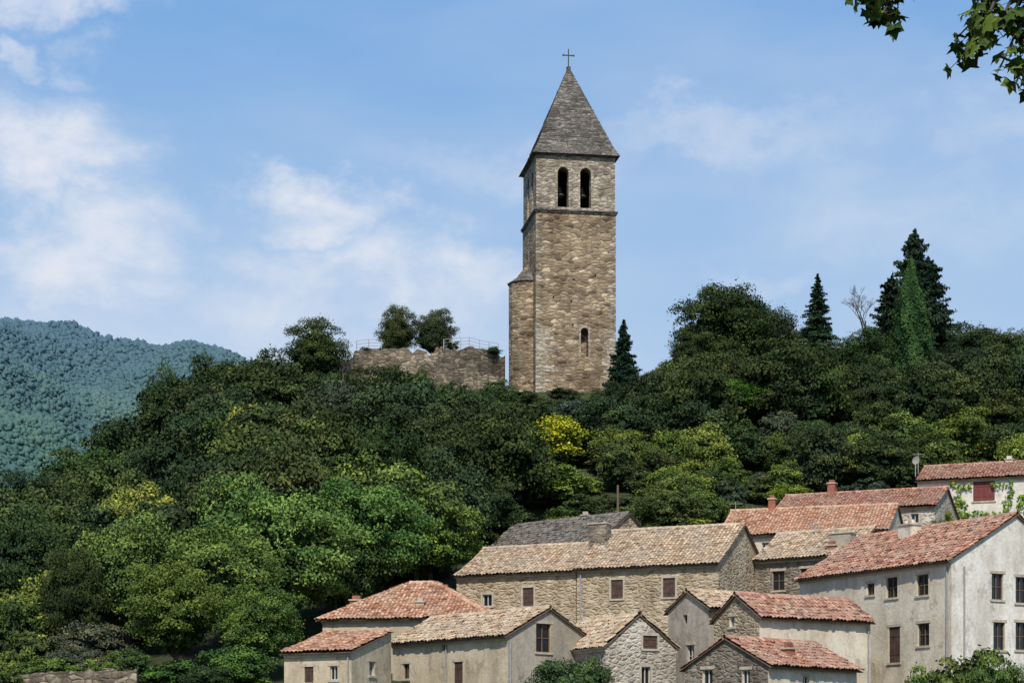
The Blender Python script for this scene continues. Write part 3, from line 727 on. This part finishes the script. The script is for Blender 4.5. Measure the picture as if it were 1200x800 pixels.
house('village_house', (842, 149), (1040, 145), 9, 8, (850, 628), (920, 598), 'x', 'cream', 'r_orange', seed=14, wins=[('F', 868, 641, .95, .95, 'u'), ('F', 866, 683, .8, 1.1), ('F', 897, 640, .5, .6)], chims=[(905, 582, .5, .5, 4.5, 1.3, 'brick')])
house('dark_stone_house', (885, 138.5), (998, 134.5), 7, 5, (890, 656), (950, 625), 'x', 'rubbledark', 'r_old', seed=15, wins=[('F', 912, 680, .9, 1.3, 'b'), ('F', 945, 676, .9, 1.2, 'b')], chims=[(988, 622, 1.5, .9, 1.5, 3, 'greyp'), (975, 636, .6, .5, .8, 1.5, 'brick')])

def ivy(name, patches, n, c, A, B, size=.13, seed=77):
    global R; R = np.random.default_rng(seed)
    Ps = []
    x0, y0, x1, y1 = X(*A), A[1], X(*B), B[1]
    for px, py, rx_, ry_ in patches:
        m = int(n*rx_*ry_/200); a = R.uniform(0, 6.28, m); r = R.random(m)**.5
        kk = (px+rx_*r*np.cos(a)-600)/F
        t_ = (kk*y0-x0)/((x1-x0)-kk*(y1-y0)); x = x0+t_*(x1-x0); y = y0+t_*(y1-y0)
        z = (HZ-(py+ry_*r*np.sin(a)))/F*y
        Ps.append(np.stack([x, y-R.uniform(.05, .35, m), z], -1))
    P = np.concatenate(Ps)
    L = leaves(P, unit(len(P))*.6+np.array([0, -1, .3]), size, R.random(len(P)))
    root = empty(name, (0, 0, 0)); obj('leaves', build('ivy', [L], [M['leaf']]), root, color=c)
ivy('climbing_ivy', [(1122, 580, 4, 14), (1126, 592, 7, 8), (1132, 570, 7, 4), (1110, 600, 14, 7), (1116, 566, 3, 6), (1180, 590, 5, 10), (1184, 574, 3, 12), (1196, 590, 6, 10), (1150, 604, 34, 5), (1170, 568, 10, 3)], 170, (0.12, .2, .03), (1075, 166), (1240, 162))
ivy('climbing_ivy', [(829, 735, 6, 22), (815, 752, 10, 10), (690, 755, 7, 14), (697, 768, 10, 10)], 150, (0.09, .16, .035), (535, 140), (842, 132), seed=78)

# ------------------------------------------------------------------ tower
TH = math.radians(9.0); W = 8.2; TD = 206.0
tw = empty('stone_bell_tower', (X(628, TD), TD, 0), TH)
zb, zs, zc_, za = 33.0, Z(248, TD), Z(181, TD), Z(75, TD+4)
def bm_box(x0, x1, y0, y1, z0, z1):
    qd = Quads(); qd.box(x0, x1, y0, y1, z0, z1); return qd
def arch_prism(cx, w, z0, z1, y0, y1, axis='y'):
    r = w/2; pts = [(cx-r, z0), (cx+r, z0)]+[(cx+r*math.cos(a), z1-r+r*math.sin(a)) for a in np.linspace(0, math.pi, 13)]
    n = len(pts); qd = Quads()
    if axis == 'y': qd.V = [(p[0], y0, p[1]) for p in pts]+[(p[0], y1, p[1]) for p in pts]
    else: qd.V = [(y0, p[0], p[1]) for p in pts]+[(y1, p[0], p[1]) for p in pts]
    qd.F = [tuple(range(n)), tuple(range(2*n-1, n-1, -1))]+[(i, i+n, (i+1) % n+n, (i+1) % n) for i in range(n)]
    return qd
def tobj(name, qd, mat, parent=None):
    me = pymesh(name, qd.V, qd.F, mat)
    b = bmesh.new(); b.from_mesh(me); bmesh.ops.recalc_face_normals(b, faces=b.faces); b.to_mesh(me); b.free()
    return obj(name, me, parent)
def boolean(target, cutters):
    for c in cutters:
        m = target.modifiers.new('b', 'BOOLEAN'); m.operation = 'DIFFERENCE'; m.solver = 'EXACT'; m.object = c
    dg = bpy.context.evaluated_depsgraph_get()
    me = bpy.data.meshes.new_from_object(target.evaluated_get(dg))
    target.modifiers.clear(); target.data = me
    for c in cutters: bpy.data.objects.remove(c)
def f_u(px, d=TD):
    kk = (px-600)/F; ox, oy = X(628, TD), TD; return (kk*oy-ox)/(math.cos(TH)-kk*math.sin(TH))
arches = []
for px in (660, 686.3): arches.append((f_u(px), 1.12, Z(243, TD+.6), Z(196, TD+.6)))
loww = (f_u(685), .78, Z(418, TD+.8), Z(384, TD+.8))
sh = tobj('shaft', bm_box(0, W, 0, W, zb, zs), M['tower'], None)
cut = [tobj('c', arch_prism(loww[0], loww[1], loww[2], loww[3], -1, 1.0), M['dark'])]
rh = random.Random(21)
for zz in np.arange(zb+5, zs-1.5, 2.3):
    for u in (1.6, 4.0, 6.4):
        if rh.random() < .6: continue
        a_, b_ = u+rh.uniform(-.4, .4), zz+rh.uniform(-.3, .3)
        if abs(a_-loww[0]) < .9 and loww[2]-.5 < b_ < loww[3]+.6: continue
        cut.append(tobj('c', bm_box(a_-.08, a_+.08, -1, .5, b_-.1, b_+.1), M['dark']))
boolean(sh, cut); sh.parent = tw
bf = tobj('belfry', bm_box(.06, W-.06, .06, W-.06, zs+.3, zc_), M['belfry'], None)
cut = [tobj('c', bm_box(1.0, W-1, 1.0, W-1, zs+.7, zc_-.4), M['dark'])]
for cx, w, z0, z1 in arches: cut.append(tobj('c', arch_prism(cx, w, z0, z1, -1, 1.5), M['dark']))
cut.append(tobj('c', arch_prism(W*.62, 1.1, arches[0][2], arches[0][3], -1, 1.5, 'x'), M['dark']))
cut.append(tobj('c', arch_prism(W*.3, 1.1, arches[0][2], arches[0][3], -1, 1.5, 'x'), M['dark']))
boolean(bf, cut); bf.parent = tw
qs = Quads()
def surround(cx, w, z0, z1, y, th=.24):
    r = w/2; n = 9; rr = random.Random(5)
    for i in range(n):
        a0, a1 = math.pi*i/n+.02, math.pi*(i+1)/n-.02; t2 = th*rr.uniform(.8, 1.25)
        p = [(cx+q_*math.cos(a), z1-r+q_*math.sin(a)) for a, q_ in ((a0, r), (a1, r), (a1, r+t2), (a0, r+t2))]
        qs.box8([(u, y-.04, z) for u, z in p]+[(u, y+.12, z) for u, z in p])
    z = z0
    while z < z1-r-.05:
        hz = min(rr.uniform(.28, .42), z1-r-z)
        for s in (-1, 1):
            t2 = th*rr.uniform(.6, 1.3); xa_ = cx+s*r; xb_ = cx+s*(r+t2)
            qs.box(min(xa_, xb_), max(xa_, xb_), y-.035, y+.1, z+.01, z+hz-.01)
        z += hz
for a in arches: surround(*a, .06)
surround(*loww, 0.0)
rr = random.Random(9); z = zb
while z < Z(387, TD):
    h = rr.uniform(.3, .45)
    for s in (0, 1):
        l = rr.uniform(.9, 2.4) if s == 0 else rr.uniform(.8, 1.9)
        if s == 0: qs.box(-.03, l, -.035, .2, z+.01, z+h-.01)
        else: qs.box(W-l, W+.03, -.035, .2, z+.01, z+h-.01)
    z += h
tobj('dressed_stones', qs, M['ashlar'], tw)
qs = Quads()
while z < zs-.5:
    h = rr.uniform(.3, .5)
    for s in (0, 1):
        if rr.random() < .45: continue
        l = rr.uniform(.35, .9)
        if s == 0: qs.box(-.02, l, -.02, .2, z+.01, z+h-.01)
        else: qs.box(W-l, W+.02, -.02, .2, z+.01, z+h-.01)
    z += h
tobj('corner_stones', qs, M['belfry'], tw)
qs = Quads(); qs.box(-.12, W+.12, -.12, W+.12, zs+.002, zs+.15); qs.box(-.2, W+.2, -.2, W+.2, zs+.152, zs+.3)
qs.box(-.05, W+.05, -.05, W+.05, zc_+.002, zc_+.15)
tobj('string_courses', qs, M['slate'], tw)
rv = Quads(); rv.box(1.2, W-1.2, 4.2, 4.4, zs+.8, zc_-.5); tobj('belfry_dark_sheet', rv, M['dark'], tw)  # near-black sheet behind the bells makes the arch openings read dark
prof = [(.0, .95), (.18, .93), (.25, .8), (.3, .45), (.42, .12), (.52, 0)]
Vb = [(r*math.cos(a), r*math.sin(a), z) for r, z in prof for a in np.linspace(0, 2*math.pi, 16, endpoint=False)]
Fb = [(i*16+j, i*16+(j+1) % 16, (i+1)*16+(j+1) % 16, (i+1)*16+j) for i in range(5) for j in range(16)]
for a in arches: obj('bell', pymesh('bell', Vb, Fb, M['bronze'], True), tw, (a[0], 2.2, arches[0][2]+1.7), scale=(1, 1, 1))
qs = Quads(); n = 46; zz0 = zc_+.15; H = za-zz0
def hw(f):
    base = (W/2+.22)*(1-f); return base+.18*max(0, 1-f/.12)**2
for i in range(n):
    f0, f1 = i/n, (i+1)/n; a = hw(f0); b = hw(f1)
    a = max(a, .05); b = max(b, .03); c = W/2; z0_, z1_ = zz0+f0*H, zz0+f1*H+.02
    a += rr.uniform(.0, .05)
    qs.box8([(c-a, c-a, z0_), (c+a, c-a, z0_), (c+a, c+a, z0_), (c-a, c+a, z0_), (c-b, c-b, z1_), (c+b, c-b, z1_), (c+b, c+b, z1_), (c-b, c+b, z1_)])
tobj('stone_spire', qs, M['slate'], tw)
qs = Quads(); c = W/2; qs.box(c-.2, c+.2, c-.2, c+.2, za-.6, za-.1); tobj('spire_finial', qs, M['slate'], tw)
qs = Quads(); r = .05
qs.box(c-r, c+r, c-r, c+r, za-.3, za+1.75); qs.box(c-.52, c-r, c-r, c+r, za+1.05, za+1.15); qs.box(c+r, c+.52, c-r, c+r, za+1.05, za+1.15)
for s in (-.55, .55): qs.box(c+s-.07, c+s+.07, c-.07, c+.07, za+1.02, za+1.18)
tobj('iron_cross', qs, M['iron'], tw)
n = 14; cx, cy, rt = -.25, 3.6, 1.95; zt = Z(332, 209)
ring = [(cx+rt*math.cos(2*math.pi*i/n), cy+rt*math.sin(2*math.pi*i/n)) for i in range(n)]
qd = Quads(); qd.V = [(x, y, zb) for x, y in ring]+[(x, y, zt) for x, y in ring]
qd.F = [(i, (i+1) % n, (i+1) % n+n, i+n) for i in range(n)]; tobj('stair_turret', qd, M['tower'], tw)
qd = Quads(); ring2 = [(cx+(rt+.15)*math.cos(2*math.pi*i/n), cy+(rt+.15)*math.sin(2*math.pi*i/n)) for i in range(n)]
qd.V = [(x, y, zt) for x, y in ring2]+[(cx+.7, cy, zt+1.9)]; qd.F = [(i, (i+1) % n, n) for i in range(n)]+[tuple(range(n))]
tobj('turret_roof', qd, M['slate'], tw)
qb = Quads(); qb.box8([(-1.0, W*.55, zb), (-.003, W*.55, zb), (-.003, W, zb), (-1.0, W, zb), (-1.0, W*.55, zt+1.2), (-.003, W*.55, zt+2.4), (-.003, W, zt+2.4), (-1.0, W, zt+1.2)]); tobj('buttress', qb, M['tower'], tw)

# ------------------------------------------------------------------ ruined castle wall
def ruin(name, pts, th, seed, rough=2.5):
    rg = random.Random(seed); P3 = []
    for i in range(len(pts)-1):
        a, b = pts[i], pts[i+1]; m = 9
        st = 0
        for j in range(m):
            f = j/m; v = [a[q_]*(1-f)+b[q_]*f for q_ in range(4)]
            if rg.random() < .4: st = rg.uniform(-rough, rough)
            P3.append((X(v[0], v[1]), v[1]+rg.uniform(-.12, .12), Z(v[3], v[1]), Z(v[2]+st+rg.uniform(-.8, .8), v[1])))
    v = pts[-1]; P3.append((X(v[0], v[1]), v[1], Z(v[3], v[1]), Z(v[2], v[1])))
    qd = Quads()
    for i in range(len(P3)-1):
        a, b = P3[i], P3[i+1]
        qd.box8([(a[0], a[1], a[2]), (b[0], b[1], b[2]), (b[0], b[1]+th, b[2]), (a[0], a[1]+th, a[2]), (a[0], a[1], a[3]), (b[0], b[1], b[3]), (b[0], b[1]+th, b[3]), (a[0], a[1]+th, a[3])])
    root = empty(name, (0, 0, 0)); tobj('masonry', qd, M['ruin'], root)
ruin('ruined_castle_wall', [(344, 203, 440, 480), (365, 203, 428, 480), (385, 203.3, 426, 480), (408, 203.5, 420, 480), (418, 204, 411, 480), (450, 204, 409, 480), (500, 204, 412, 480), (520, 204, 409, 480), (548, 204, 407, 480), (575, 204.5, 414, 480), (592, 205, 416, 480)], 1.2, 3, 3.8)
ruin('retaining_wall', [(455, 201, 432, 480), (500, 201, 424, 480), (535, 200.5, 427, 480), (560, 200.5, 436, 480), (590, 201, 440, 480)], 1.2, 5, 3)
root = empty('metal_fence', (0, 0, 0)); qd = Quads(); pv = None
for px, py in [(418, 411), (432, 409), (447, 409)]+[(x, 409-(x-520)*.08) for x in (520, 530, 540, 550)]+[(562, 410), (573, 412), (584, 414)]:
    d = 204.6; x = X(px, d); zb_ = Z(py, d); qd.box(x-.04, x+.04, d-.04, d+.04, zb_-.3, zb_+1.0)
    if pv is not None and px-pv[0] < 25:
        for hh in (.3, .62, .95):
            qd.box8([(pv[1]+.04, d-.02, pv[2]+hh), (x-.04, d-.02, zb_+hh), (x-.04, d+.02, zb_+hh), (pv[1]+.04, d+.02, pv[2]+hh), (pv[1]+.04, d-.02, pv[2]+hh+.04), (x-.04, d-.02, zb_+hh+.04), (x-.04, d+.02, zb_+hh+.04), (pv[1]+.04, d+.02, pv[2]+hh+.04)])
    pv = (px, x, zb_)
tobj('posts_and_rails', qd, M['metal'], root)
ruin('garden_wall', [(-60, 119, 790, 840), (0, 118, 789, 840), (60, 117, 787, 840), (110, 116, 785, 840), (160, 116, 783, 840)], .5, 8, 2)
root = empty('utility_pole', (X(724, 158), 158, float(hgt(X(724, 158), 158))))
v, f = tube([(0, 0, 0), (0, 0, Z(568, 158)-root.location.z)], [.11, .08], 8); obj('post', build('pole', [(v, f, 0, None)], [M['wood']]), root)
def aerial(name, px, pyt, pyb, d):
    h = Z(pyt, d)-Z(pyb, d); root = empty(name, (X(px, d), d, Z(pyb, d))); qd = Quads(); qd.box(-.025, .025, -.025, .025, 0, h)
    qd.box(-.5, .5, -.06, -.028, h*.9, h*.9+.03)
    for s in (-.45, -.25, -.05, .15, .35): qd.box(s, s+.025, -.3, .2, h*.9+.032, h*.9+.055)
    tobj('mast', qd, M['metal'], root)
aerial('tv_aerial', 862, 588, 612, 150); aerial('tv_aerial', 955, 612, 645, 139); aerial('tv_aerial', 1076, 530, 555, 168)
dish = empty('satellite_dish', (X(1073, 163.5), 163.5, Z(539, 163.5)))
Vd = [(r*math.cos(a), -.25*r*r, r*math.sin(a)) for r in (0.001, .12, .22, .33) for a in np.linspace(0, 2*math.pi, 16, endpoint=False)]
Fd = [(i*16+j, i*16+(j+1) % 16, (i+1)*16+(j+1) % 16, (i+1)*16+j) for i in range(3) for j in range(16)]
obj('reflector', pymesh('dish', Vd, Fd, M['white'], True), dish, rot=(0.4, 0, .4)); qd = Quads(); qd.box(-.03, .03, .05, .11, -1.3, 0); tobj('mast', qd, M['metal'], dish)

# ------------------------------------------------------------------ near plane-tree with overhanging twigs
PD = 9.0
def PW(px, py, d=PD): return np.array([X(px, d), d, Z(py, d)])
pt = empty('plane_tree', (0, 0, 0))
parts = []
trunk = [np.array([5.2, 9.6, -1.9]), np.array([5.15, 9.6, 0.5]), np.array([5.0, 9.5, 2.5]), np.array([4.9, 9.4, 4.4])]
parts.append((*tube(trunk, [.3, .25, .21, .16], 12), 0, None))
limb = [trunk[3], PW(1700, -330), PW(1450, -230), PW(1250, -140), PW(1060, -110)]
parts.append((*tube(limb, [.13, .09, .06, .04, .015], 8), 0, None))
twigs = [[PW(1060, -110), PW(1062, -40), PW(1045, 0), PW(1018, 14)], [PW(1060, -90), PW(1035, -40), PW(1018, -10), PW(1010, 2)], [PW(1060, -90), PW(1060, -40), PW(1040, 5), PW(1030, 25)],
         [PW(1250, -140), PW(1190, -60), PW(1155, 10), PW(1118, 48)], [PW(1190, -60), PW(1160, 15), PW(1140, 50), PW(1125, 70)],
         [PW(1280, -150), PW(1225, -30), PW(1190, 40), PW(1172, 80)], [PW(1280, -100), PW(1240, 0), PW(1205, 60), PW(1190, 100)], [PW(1260, -100), PW(1200, -30), PW(1175, 20), PW(1160, 45)], [PW(1290, -60), PW(1250, 40), PW(1220, 90), PW(1200, 112)],
         [PW(1260, -100), PW(1210, -30), PW(1190, 10), PW(1150, 35)], [PW(1270, -100), PW(1220, -30), PW(1200, 10), PW(1190, 45)], [PW(1270, -100), PW(1240, -30), PW(1215, 20), PW(1200, 70)], [PW(1240, -110), PW(1180, -50), PW(1150, -10), PW(1140, 20)]]
lv, lf = [], []
rg = random.Random(12)
lob = []
for i in range(5):
    a = math.radians(-110+55*i+90); ln = [.66, .88, 1.0, .88, .66][i]
    lob.append((math.cos(a-.22)*ln*.74, math.sin(a-.22)*ln*.74)); lob.append((math.cos(a)*ln, math.sin(a)*ln)); lob.append((math.cos(a+.22)*ln*.74, math.sin(a+.22)*ln*.74))
    if i < 4: a2 = a+math.radians(27.5); lob.append((math.cos(a2)*.55, math.sin(a2)*.55))
lob = [(0, -.12)]+lob
tl = []
for tw_ in twigs:
    parts.append((*tube(tw_, [.011, .008, .006, .003], 6), 0, None))
    for sgi in range(len(tw_)-1):
        for q_ in range(12 if sgi > 0 else 5):
            f = rg.random(); p = tw_[sgi]*(1-f)+tw_[sgi+1]*f
            off = Vector((rg.uniform(-1, 1), rg.uniform(-1, 1), rg.uniform(-1, .4))).normalized()*rg.uniform(.03, .08)
            b = p+np.array(off)
            parts.append((*tube([p, b], [.002, .0015], 4), 0, None))
            s = rg.uniform(.032, .07)
            dn = Vector((off.x*.6+rg.uniform(-.6, .6), rg.uniform(-.8, .8), -.8+rg.uniform(-.3, .9))).normalized()
            nn = Vector((rg.uniform(-1, 1), -rg.uniform(-.4, 1), rg.uniform(.1, 1))); sd = dn.cross(nn).normalized(); n3 = sd.cross(dn)
            n0 = len(lv)
            for (x_, y_) in lob:
                c_ = -0.35*(x_*x_)*s
                lv.append(tuple(Vector(b)+sd*x_*s+dn*y_*s+n3*c_))
            k_ = len(lob); lf.append(tuple(range(n0, n0+k_))); tl.append(rg.random()*.8)
obj('trunk_and_twigs', build('plane_twigs', parts, [M['barkgrey']], True), pt)
me = pymesh('plane_leaves', lv, lf, M['leaf']); a = me.attributes.new('tint', 'FLOAT', 'FACE'); a.data.foreach_set('value', tl)
obj('leaves', me, pt, color=(0.08, 0.12, 0.03))

# ------------------------------------------------------------------ light, sky, camera
S = Vector((-0.04, -0.72, 0.84)).normalized()
sun = bpy.data.lights.new('sun', 'SUN'); sun.energy = 4.3; sun.angle = math.radians(0.5); sun.color = (1.0, 0.94, 0.84)
so = bpy.data.objects.new('sun', sun); COL.objects.link(so); so.rotation_euler = (-S).to_track_quat('-Z', 'Y').to_euler(); so.location = (60, -80, 120)
w = bpy.data.worlds.new('World'); scene.world = w; w.use_nodes = True; nt = w.node_tree
bg = nt.nodes['Background']; bg.inputs[1].default_value = 0.1
sky = N(nt, 'ShaderNodeTexSky', sky_type='NISHITA'); sky.sun_disc = False
sky.sun_elevation = math.asin(S.z); sky.sun_rotation = math.atan2(S.x, S.y); sky.air_density = 1.0; sky.dust_density = 1.0; sky.ozone_density = 1.5
tc = N(nt, 'ShaderNodeTexCoord')
vec = tc.outputs['Generated']
def vm(op, a, b):
    n = N(nt, 'ShaderNodeVectorMath', operation=op)
    nt.links.new(a, n.inputs[0]); n.inputs[1].default_value = b; return n
def mth(op, a, b=None):
    n = N(nt, 'ShaderNodeMath', operation=op)
    for i, v in enumerate((a, b)):
        if v is None: continue
        if isinstance(v, (int, float)): n.inputs[i].default_value = v
        else: nt.links.new(v, n.inputs[i])
    return n.outputs[0]
sx_ = N(nt, 'ShaderNodeSeparateXYZ'); nt.links.new(vec, sx_.inputs[0])
hz = ramp(nt, [(0.0, (5.6, 6.8, 8.3)), (0.16, (4.9, 6.4, 8.5)), (0.25, (3.5, 5.5, 8.3)), (0.35, (2.1, 4.3, 7.9)), (1.0, (0.9, 2.3, 5.6))], sx_.outputs[2])
base = mixc(nt, sky.outputs[0], hz.outputs[0], .88)
# warp the lookup direction so cloud edges are ragged
wn = noise(nt, vm('MULTIPLY', vec, (1, 1, 1.4)).outputs[0], 13, 5, .62)
wv = N(nt, 'ShaderNodeVectorMath', operation='MULTIPLY_ADD'); nt.links.new(vm('SUBTRACT', wn.outputs['Color'], (.5, .5, .5)).outputs[0], wv.inputs[0]); wv.inputs[1].default_value = (.16, .0, .10); nt.links.new(vec, wv.inputs[2])
tot = None
for px, py, rx_, rz_, st in [(70, 200, 110, 58, 1.0), (120, 295, 120, 62, .85), (420, 242, 95, 40, .85), (440, 325, 170, 48, .85), (560, 345, 110, 40, .5),
                             (900, 305, 70, 30, .5), (1130, 200, 240, 120, .35), (780, 165, 260, 30, .4), (40, 12, 75, 26, .75), (90, 95, 38, 26, .6), (5, 78, 26, 18, .6), (300, 380, 340, 70, .5)]:
    dv = Vector((X(px, 1), 1, Z(py, 1))).normalized()
    s1 = vm('SUBTRACT', wv.outputs[0], tuple(dv)); s2 = vm('MULTIPLY', s1.outputs[0], (F/rx_, F/rx_/3, F/rz_))
    ln = N(nt, 'ShaderNodeVectorMath', operation='LENGTH'); nt.links.new(s2.outputs[0], ln.inputs[0])
    mr = N(nt, 'ShaderNodeMapRange', interpolation_type='SMOOTHERSTEP'); mr.inputs[1].default_value = 1.6; mr.inputs[2].default_value = 0; mr.inputs[3].default_value = 0; mr.inputs[4].default_value = st
    nt.links.new(ln.outputs['Value'], mr.inputs[0])
    tot = mr.outputs[0] if tot is None else mth('MAXIMUM', tot, mr.outputs[0])
n1 = noise(nt, vm('MULTIPLY', vec, (1, 1, 1.6)).outputs[0], 15, 6, 0.58); n1.inputs['Distortion'].default_value = .35
cl = N(nt, 'ShaderNodeMapRange', interpolation_type='SMOOTHSTEP'); cl.inputs[1].default_value = .32; cl.inputs[2].default_value = .66; cl.inputs[3].default_value = .22
nt.links.new(n1.outputs['Fac'], cl.inputs[0])
fac = mth('MULTIPLY', mth('MULTIPLY', tot, cl.outputs[0]), .92)
n2 = noise(nt, vm('MULTIPLY', vec, (1, 1, 3.0)).outputs[0], 7, 4, .5)
ve = N(nt, 'ShaderNodeMapRange'); ve.inputs[1].default_value = .4; ve.inputs[2].default_value = .75; ve.inputs[4].default_value = .16
nt.links.new(n2.outputs['Fac'], ve.inputs[0])
fac = mth('MINIMUM', mth('ADD', fac, ve.outputs[0]), .92)
cc = mixc(nt, base, (8.4, 8.5, 9.0), fac)
nt.links.new(cc, bg.inputs[0])

cam = bpy.data.cameras.new('camera'); cam.lens = 72; cam.sensor_width = 36; cam.sensor_fit = 'HORIZONTAL'; cam.shift_y = (HZ-400)/1200.0
cam.clip_start = .1; cam.clip_end = 20000
co = bpy.data.objects.new('camera', cam); COL.objects.link(co); co.rotation_euler = (math.radians(90), 0, 0); scene.camera = co
scene.view_settings.view_transform = 'Standard'; scene.view_settings.look = 'None'; scene.view_settings.exposure = 0
print('objects', len(bpy.data.objects))
